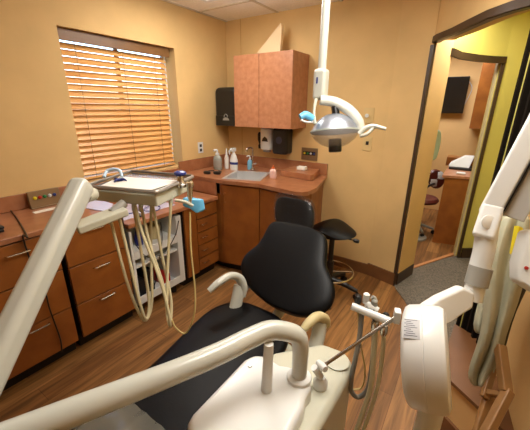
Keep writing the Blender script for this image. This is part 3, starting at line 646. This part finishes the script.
# things lying on the tray
def ontray(x, y): p = oz(x, y, TT+.0045); return p
p = [ontray(100, 186.5), ontray(150, 190.5), ontray(181, 181), ontray(120, 177)]
tag(B().slab([v for v in p], (0, 0, .002)).obj('tray_paper', M_paper, smooth=False), 'white paper liner lying in the instrument tray', 'paper')
p = oz(120, 181, TT+.006)
b = B(); 
for dx, dy in ((.03, .01), (-.02, .02), (.01, -.03), (-.03, -.008)): b.tube([(p.x, p.y, p.z+.004), (p.x+dx*.6, p.y+dy*.6, p.z+.008), (p.x+dx, p.y+dy, p.z+.003)], [.006, .005, .002], 8, 3)
tag(b.obj('blue_clip', M_navy), 'small dark blue clip on the tray paper', 'clip')
pts = [at(104, 177, 1.18), at(107, 171, 1.2), at(114, 169, 1.2), at(120, 171, 1.2), at(122, 177, 1.18)]
tag(B().tube(pts, .006, 10).obj('saliva_tube', mat('pale_blue_tube', (190, 214, 236), .3)), 'pale blue bent tube arching over the back of the tray', 'tube')
t2 = thing('handpiece_cup', 'small navy topped chrome bottle on the far tray corner', 'bottle', at(181, 183, 1.22))
c_ = at(181, 184, 1.2)
B().lathe([(.018, -.012), (.022, 0), (.014, .012), (.01, .03), (.02, .034)], c_).obj('cup', M_metal, t2); B().lathe([(.018, .034), (.024, .040), (.022, .047), (.010, .052)], c_).obj('cap', M_navy, t2)

# ------------------------------------------------------------------ assistant arm with hoses on the right of the side box
t = thing('assistant_arm', 'slim metal rod arm with white instrument bar and hoses over the wood floor', 'instrument arm', (-.3, .78, TZ))
r0 = oz(320, 386, .66); r1 = at(397, 316, 1.0)
B().lathe([(.024, 0), (.024, .02), (.013, .035)], (r0.x, r0.y, TZ+.002)).obj('rod_base', M_white, t)
B().lathe([(.010, -.02), (.013, 0), (.010, .02)], (r0.x, r0.y, .745), (1, -.6, .2), seg=16).tube([(r0.x-.02, r0.y-.015, .74), (r0.x, r0.y, .70)], .012, 10, 0).obj('clamp_knob', M_white, t)
B().tube([(r0.x, r0.y, .74), r1], .0055, 10, 0).obj('rod', M_steel, t)
B().obox(r1, (.02, .03, .045), frame_from((1, .3, 0))).obj('bracket', M_white, t, bevel=.004)
e1, e2 = at(352, 306, 1.08), at(391, 322, 1.02)
B().tube([e1, e2], .0135, 14, 0).tube([e2, r1], .004, 8, 0).obj('holder_bar', M_white, t)
for x, y, d, m_, h_ in ((358, 300, 1.08, M_blackp, .03), (366, 300, 1.07, M_white, .035), (374, 305, 1.06, M_greyc, .03), (386, 314, 1.04, M_blackp, .012)):
    p = at(x, y, d); B().lathe([(.010, 0), (.012, .008), (.011, h_), (.006, h_+.004)], (p.x, p.y, p.z-.012), seg=14).obj('instrument_tip', m_, t)
B().tube([at(366, 303, 1.07), at(378, 311, 1.05)], .012, 10, 0).obj('valve_block', M_white, t, bevel=.002)
B().tube([at(374, 312, 1.05), at(375, 300, 1.06), at(372, 297, 1.06)], .008, 10).obj('suction_handpiece', M_greyc, t)
def h2(pts, r, m): B().tube([at(*p) for p in pts], r, 10, 8).obj('hose', m, t)
h2([(362, 312, 1.07), (359, 340, 1.08), (352, 375, 1.1), (351, 390, 1.12), (358, 397, 1.14), (368, 388, 1.12), (373, 355, 1.09), (375, 315, 1.06)], .0085, M_hoseg)
h2([(376, 316, 1.06), (374, 350, 1.08), (371, 385, 1.1), (362, 415, 1.12), (352, 440, 1.14), (330, 470, 1.16)], .009, M_hose)
h2([(384, 320, 1.04), (383, 350, 1.07), (378, 385, 1.1), (369, 415, 1.13), (360, 440, 1.15)], .007, M_hose)
h2([(358, 308, 1.07), (360, 340, 1.1), (365, 370, 1.15), (362, 387, 1.2), (352, 390, 1.2)], .0035, M_yel)
for x, y, d in ((375, 326, 1.06), (384, 330, 1.05)): p = at(x, y, d); B().lathe([(.01, -.02), (.013, -.01), (.013, .012), (.009, .02)], (p.x, p.y, p.z), seg=12).obj('hose_coupling', M_metal, t)

# ------------------------------------------------------------------ jointed arm on the right
t = thing('jointed_arm', 'white jointed equipment arm with round hub at the right, rising out of view', 'equipment arm', (0, .85, 0))
hc = at(426.5, 356, .90)
axd = _ray(427, 320).cross(_ray(431, 410)).normalized(); axd = axd if axd.dot(_R) > 0 else -axd; axd = (axd-(hc-CAM).normalized()*.05).normalized()
# hub
prof = [(.02, -.058), (.118, -.056), (.134, -.050), (.141, -.040), (.145, -.002), (.1435, 0), (.145, .002), (.142, .040), (.136, .050), (.12, .056), (.02, .058)]
B().lathe(prof, hc, axd, seg=56).obj('hub', M_white, t)
# rating label on the hub rim (curved patch)
q = Vector((0, 0, 1)).rotation_difference(axd)
def rimpt(ang, ax_, rr): return hc+q @ Vector((rr*cos(ang), rr*sin(ang), ax_))
best = min((k*pi/180 for k in range(360)), key=lambda a_: (rimpt(a_, 0, .145)-at(427, 318, .78)).length)
def patch(a0, a1_, x0_, x1_, rr): return [[rimpt(a0+(a1_-a0)*i/6, x0_+(x1_-x0_)*j, rr) for j in range(2)] for i in range(7)]
lb = B().grid(patch(best-.20, best+.20, -.046, -.006, .1448)).obj('rating_label', M_lbl, t)
ink = B()
for k in range(9):
    a0 = best-.18+k*.04; ink.grid(patch(a0, a0+.014, -.044+.004*(k % 2), -.012-.005*((k*3) % 4), .1452))
ink.obj('label_print', M_ink, lb)
foot = Vector((hc.x+.042, hc.y-.005, 0))
B().lathe([(.16, 0), (.16, .02), (.06, .04), (.034, .06), (.034, hc.z-.12)], foot).obj('column', M_white, t)
# forearm hub -> column joint
j1 = at(474, 292, 1.02)
B().slab([at(424, 308, .96), at(440, 298, .97), at(464, 287, .99), at(476, 293, 1.0), at(474, 309, 1.0), at(450, 323, .98), at(436, 330, .96)], _F*.045).obj('forearm', M_white, t, bevel=.012, seg=3)
top2 = Vector((j1.x+.0, j1.y, 1.27)); 
k1 = at(488, 222, 1.0)
B().tube([j1+Vector((0, 0, -.03)), at(479, 270, 1.02), at(484, 250, 1.01), k1], [.029, .031, .031, .032], 20, 6).obj('riser', M_white, t)
c0, c1 = at(476, 285, 1.02), at(481, 267, 1.015)
B().tube([c0, c1], .0345, 24, 0).obj('collar', M_greyc, t)
B().obox(k1, (.112, .062, .06), frame_from(_U*.9+_R*.30, k1-CAM)).obj('elbow', M_white, t, bevel=.012, seg=4)
p = at(488, 220, .95); B().lathe([(.022, 0), (.022, .003), (.020, .004)], k1-(k1-CAM).normalized()*.0325, -_F, seg=28).obj('elbow_cap', M_white, t)
u0, u1 = at(492, 208, 1.0), at(549, 103, .90)
um = (u0+u1)/2; uv = (um-CAM).normalized(); fr = frame_from(u1-u0, uv)
B().obox(um, ((u1-u0).length+.05, .060, .05), fr).obj('upper_arm', M_white, t, bevel=.010, seg=3)
perp = (u1-u0).normalized().cross(uv).normalized(); perp = perp if perp.dot(_R) > 0 else -perp
B().obox(um+perp*.062+uv*.012, ((u1-u0).length+.02, .056, .045), fr).obj('arm_channel', mat('grey_channel', (188, 188, 186), .45), t, bevel=.004)
B().obox(um+perp*.0312-uv*.0, ((u1-u0).length+.02, .004, .05), fr).obj('arm_seam', M_blackp, t)

# head of white device at far right
t = thing('tube_head', 'white pointed device head at the right edge above the apron', 'equipment head', at(522, 255, .95))
B().slab([at(530, 230, .95), at(545, 230, .93), at(555, 300, .9), at(538, 294, .93), at(520, 283, .95), at(520, 264, .95)], _F*.05).obj('housing', M_white, t, bevel=.012, seg=4)
p = at(526, 268, .945); B().lathe([(.006, 0), (.005, .004)], p, -_F, seg=12).obj('button', M_red, t)
tag(B().slab([at(519, 226, 1.06), at(523, 228, 1.06), at(518, 258, 1.06), at(514, 254, 1.06)], _F*.02).obj('tag_strip', M_yellow), 'bright yellow strip beside the white device head at the right edge', 'strip')

# ------------------------------------------------------------------ aprons on the wall
def cloth(name, m, label, outline_l, outline_r, d0, d1, waves=5, amp=.02, thick=.012):
    b = B(); rows = []; n_ = len(outline_l)
    for i in range(n_):
        l, r_ = outline_l[i], outline_r[i]; row = []
        for j in range(13):
            f_ = j/12; d = d0+(d1-d0)*f_+amp*sin(f_*waves*pi+i*.35)+.02*sin(i*.9+f_*2)*.5
            row.append(at(l[0]+(r_[0]-l[0])*f_, l[1]+(r_[1]-l[1])*f_, d))
        rows.append(row)
    b.grid(rows); return tag(b.obj(name, m, solid=thick, sub=1), label, 'apron')
cloth('lead_apron', M_apron, 'grey-green lead apron hanging between the white arm and the beige wall',
      [(500, 215), (488, 240), (481, 262), (481, 285), (484, 310), (481, 335), (475, 352), (469, 368), (468, 378), (474, 386)],
      [(530, 215), (528, 240), (527, 262), (522, 290), (513, 315), (505, 335), (503, 352), (496, 368), (490, 380), (485, 388)], 1.17, 1.14, 4, .014)
cloth('lead_apron', M_apron, 'narrow folded grey-green apron just behind the riser of white arm',
      [(492, 240), (487, 260), (482, 290), (476, 310), (472, 325), (476, 333)], [(505, 238), (505, 262), (500, 292), (495, 312), (490, 330), (487, 337)], 1.24, 1.24, 3, .012)
cloth('dark_apron', M_apron2, 'dark brown apron hanging against the beige wall at the right',
      [(508, 280), (503, 300), (501, 320), (500, 340), (498, 352)], [(531, 276), (525, 292), (515, 310), (507, 335), (504, 350)], 1.26, 1.24, 2, .01)

# accordion door stacked at the right jamb
t = thing('folding_door', 'dark brown folding door stacked against the right side of doorway', 'door', (.16, 1.95, 0))
for k in range(5):
    x = .112+.025*k; y = 2.0-.045*k
    B().prism([(x+.006, y), (x-.014, y-.012), (x-.008, y-.03), (x+.018, y-.018)], .012, DH-.01).obj('panel', M_door, t, smooth=False)
# low boxed plinth in front of the right wall
st(B().prism([(.10, 1.90), (.075, 1.60), (.115, 1.45), (.30, 1.30), (.345, 1.25), (.31, 1.52), (.20, 1.84)], .03, .30).obj('wall_plinth', M_wall2, smooth=False))
bpy.data.objects['wall_plinth'].name = 'wall_low'
st(B().prism([(.09, 1.92), (.065, 1.60), (.107, 1.435), (.30, 1.285), (.345, 1.25), (.31, 1.52), (.20, 1.86)], .30, .318).obj('trim_11', M_base, smooth=False))
st(B().prism([(.09, 1.90), (.063, 1.60), (.105, 1.44), (.29, 1.285), (.345, 1.25), (.31, 1.52), (.20, 1.84)], 0, .10).obj('baseboard_low', M_base, smooth=False))
# wooden wall rack
t = thing('wall_rack', 'brown wooden rack fixed to beige wall below the aprons', 'rack', at(500, 380, 1.15))
def bar(p, q_, w_, h_): 
    p, q_ = Vector(p), Vector(q_); return B().obox((p+q_)/2, ((q_-p).length, w_, h_), frame_from(q_-p, _F))
bar(at(500, 345, 1.14), at(506, 392, 1.06), .034, .03).obj('upright', M_wood, t, bevel=.005)
bar(at(509, 390, 1.06), at(483, 440, 1.0), .03, .03).obj('rail', M_wood, t, bevel=.005)
bar(at(497, 352, 1.2), at(484, 398, 1.12), .03, .02).obj('rail', M_wood, t, bevel=.005)
bar(at(484, 392, 1.14), at(507, 396, 1.06), .025, .02).obj('crossbar', M_wood, t, bevel=.005)
bar(at(490, 395, 1.14), at(476, 440, 1.08), .04, .02).obj('panel', M_wood, t, bevel=.005)

# ------------------------------------------------------------------ operatory light on its ceiling pole
t = thing('operatory_light', 'ivory dental operatory light hanging on its ceiling pole', 'dental light', at(330, 0, 1.75))
LD = 1.62
p1 = at(321.5, 78, LD); px, py = p1.x, p1.y
B().tube([(px, py, CEIL), (px, py, p1.z-.03)], [.021, .021], 18, 0).lathe([(.07, 0), (.06, -.02), (.03, -.03)], (px, py, CEIL)).obj('pole', M_ivory, t)
pm, pe = at(321, 72, LD), at(320, 97, LD)
zt, zb = at(322, 69, LD).z, at(322, 100, LD).z
B().box((px-.036, py-.034, zb), (px+.034, py+.034, zt)).obj('pole_housing', M_ivory, t, bevel=.02, seg=4)
B().box((px-.012, py-.0365, zb+.08), (px-.004, py-.0345, zb+.11)).obj('badge', M_navy, t)
B().tube([at(320, 100, LD), at(334, 102, LD), at(349, 110, LD-.02), at(359, 122, LD-.03), at(361, 133, LD-.03)], [.028, .03, .03, .027, .016], 14, 6, sx=1., sy=.8).obj('yoke_arm', M_ivory, t)
B().tube([at(316, 99, LD), at(314, 112, LD), at(315, 124, LD)], [.01, .007, .009], 10).obj('yoke_arm', M_ivory2, t)
B().tube([at(335, 106, LD), at(336, 116, LD)], .02, 12, 0).obj('lamp_mount', M_blackp, t)
lc = at(334.5, 114, LD)                     # top centre of the head; it opens downwards, slightly to the chair
ldir = (Vector((0, 0, -1))*.93+_F*(-.22)+_R*.04).normalized()
sxv = 1
b = B()
pr = [(.02, -.0), (.06, .006), (.10, .025), (.135, .055), (.155, .085), (.16, .092), (.153, .088), (.13, .058), (.095, .03), (.05, .012), (.015, .008)]
def lathe2(prof, c, ax, wx, wy, seg=40):   # elliptical shell oriented to the camera's right
    bb = B(); ax = ax.normalized(); rx = (_R-ax*_R.dot(ax)).normalized(); ry = ax.cross(rx); rings = []
    for r, z in prof: rings.append([bb.bm.verts.new(c+ax*z+rx*(r*wx*cos(2*pi*k/seg))+ry*(r*wy*sin(2*pi*k/seg))) for k in range(seg)])
    for i in range(len(rings)-1):
        for k in range(seg): bb.bm.faces.new((rings[i][k], rings[i][(k+1) % seg], rings[i+1][(k+1) % seg], rings[i+1][k]))
    return bb
hd = lathe2(pr, lc, ldir, .80, .62).obj('reflector', M_refl, t)
lathe2([(.158, .088), (.156, .10), (.13, .13), (.09, .155), (.05, .168), (.001, .172)], lc, ldir, .80, .62).obj('front_lens', M_lens, t, solid=.002)
lathe2([(.045, .13), (.045, .19), (.04, .195), (.001, .196)], lc, ldir, .75, .75).obj('bulb_shield', M_blackp, t)
lathe2([(.1605, .086), (.1625, .09), (.1605, .094), (.158, .09), (.1605, .086)], lc, ldir, .80, .62).obj('rim', M_clearb, t)
B().tube([at(359, 134, LD-.03), at(364, 129, LD-.04), at(373, 126, LD-.06), at(386, 129, LD-.08)], [.014, .013, .011, .008], 12).obj('handle', M_ivory, t)
B().tube([at(360, 136, LD-.03), at(367, 134, LD-.05), at(374, 127, LD-.06)], .009, 10).obj('handle_loop', M_ivory, t)
B().tube([at(313, 119, LD-.02), at(306, 115, LD-.03), at(300, 117, LD-.04)], [.018, .02, .013], 12, sx=1.1, sy=.8).obj('handle', M_blue, t)
B().tube([at(313, 122, LD-.02), at(306, 122, LD-.03), at(301, 120, LD-.04)], .006, 10).obj('handle_loop', M_white, t)

# ------------------------------------------------------------------ far room
t = thing('wall_television', 'flat black television on the far wall beyond the corridor', 'television', (-.45, 5.45, 1.72))
B().box((-.80, 5.40, 1.48), (-.255, 5.45, 1.965)).obj('screen', M_screen, t, bevel=.006)
B().box((-.6, 5.45, 1.6), (-.42, 5.5, 1.85)).obj('mount', M_blackp, t); B().tube([(-.255, 5.46, 1.9), (-.21, 5.49, 1.8), (-.26, 5.49, 1.6)], .005, 6).obj('cable', M_white, t)
t = thing('wall_cabinet', 'cherry wall cabinet in the far room beyond the corridor', 'cabinet', (.1, 5.2, 1.28))
B().box((-.13, 4.95, 1.30), (.40, 5.495, 2.2)).obj('body', M_cab, t, smooth=False); B().box((-.13, 4.93, 1.30), (.40, 4.949, 2.2)).obj('door', M_cab, t, bevel=.003)
t = thing('reception_desk', 'brown wood desk in the far room under the phone', 'desk', (-.05, 4.3, 0))
B().prism([(-.235, 4.03), (-.0, 4.08), (.02, 4.95), (-.23, 4.95)], 0, .80).obj('body', M_cab, t, smooth=False)
B().prism([(-.265, 4.0), (.0, 4.06), (.03, 4.97), (-.26, 4.97)], .80, .83).obj('top', M_cab_up, t, bevel=.004)
B().box((-.3, 4.75, .83), (-.0, 4.96, .94)).obj('riser', M_cab, t, smooth=False)
t = thing('desk_printer', 'white grey office machine on the far room desk', 'printer', (-.1, 4.55, .83))
B().prism([(-.24, 4.45), (-.0, 4.45), (-.0, 4.72), (-.24, 4.72)], .832, .86).obj('base', M_blackp, t, bevel=.005)
B().slab([(-.25, 4.47, .862), (-.03, 4.47, .862), (-.0, 4.55, .99), (-.10, 4.55, .99), (-.24, 4.5, .90)], (0, .15, 0)).obj('housing', M_white, t, bevel=.008)
tag(B().slab([(.0, 4.40, .835), (.05, 4.40, .835), (.08, 4.43, 1.08), (.03, 4.43, 1.08)], (0, .02, 0)).obj('tablet', M_bluescr), 'blue lit tablet leaning beside the far room printer', 'tablet')
tag(B().box((-.14, 4.15, .832), (-.05, 4.22, .85)).obj('telephone_handset', M_white, bevel=.006), 'white handset lying on the front of far room desk', 'handset')
OC = at(436, 179, 4.3)
t = thing('office_chair', 'maroon and white swivel chair beside the far room desk', 'chair', (-.42, 4.25, 0))
q1, q2 = at(426, 184, 4.2), at(418, 205, 4.1)
B().lathe([(.02, -.03), (.13, -.025), (.15, 0), (.13, .025), (.02, .03)], OC, (.7, -.7, .1), seg=24, sx=1, sy=.8).obj('backrest', M_maroon, t)
B().lathe([(.02, -.03), (.11, -.026), (.12, -.02), (.02, -.02)], OC, (-.7, .7, -.1), seg=24, sx=1, sy=.8).obj('back_pad', M_white, t)
B().lathe([(.02, 0), (.18, .0), (.2, .03), (.18, .06), (.02, .07)], (-.46, 4.28, .42), seg=24).obj('seat', M_maroon, t)
B().tube([(-.5, 4.40, .44), (-.45, 4.52, .55), OC-Vector((0, 0, .06))], .015, 8).obj('back_stem', M_blackp, t)
B().lathe([(.022, .1), (.022, .42)], (-.46, 4.28, 0), seg=12).obj('gas_column', M_greyc, t)
for k in range(5):
    a_ = k*2*pi/5+.2; ex, ey = -.46+.2*cos(a_), 4.28+.2*sin(a_)
    lg = B().tube([(-.46, 4.28, .12), (ex, ey, .07)], [.022, .014], 8, 0).obj('leg', M_greyc, t); B().lathe([(.025, -.015), (.028, 0), (.025, .015)], (ex, ey, .0285), (sin(a_), cos(a_), 0), seg=14).obj('caster', M_blackp, lg)
t = thing('treatment_chair', 'mint green padded chair back at the left edge of far doorway', 'chair', (-.45, 4.0, 0))
c_ = at(434.5, 145, 3.45)
cushion([((c_.x-.03, c_.y, c_.z+a_), (w2, 0, 0), (0, .04, 0)) for a_, w2 in ((-.17, .05), (-.15, .08), (0, .09), (.14, .08), (.17, .04))], 'backrest', M_mint, par=t)
B().tube([(c_.x-.04, c_.y+.02, c_.z-.15), (c_.x-.06, c_.y+.1, .4), (c_.x-.06, c_.y+.1, .02)], .025, 10).lathe([(.15, 0), (.15, .02), (.02, .03)], (c_.x-.06, c_.y+.1, 0)).obj('stand', M_greyc, t)

# things of a kind that stand together
for o in bpy.data.objects:
    if 'category' not in o: continue
    n_ = o.name.split('.')[0]
    g_ = {'ceiling_light': 'ceiling lights', 'drawer_cabinet': 'drawer cabinets along the window wall', 'storage_box': 'boxes in the white shelf unit', 'cable': 'black cables in front of the shelf unit',
          'sanitizer_bottle': 'bottles around the sink', 'squeeze_bottle': 'bottles around the sink', 'spray_bottle': 'bottles around the sink', 'soap_bottle': 'bottles around the sink', 'gel_bottle': 'bottles around the sink',
          'soap_dispenser': 'soap dispensers under the wall cabinet', 'lead_apron': 'aprons hanging at the right wall', 'wall_plate': 'plates on the back wall'}.get(n_)
    if g_: o['group'] = g_
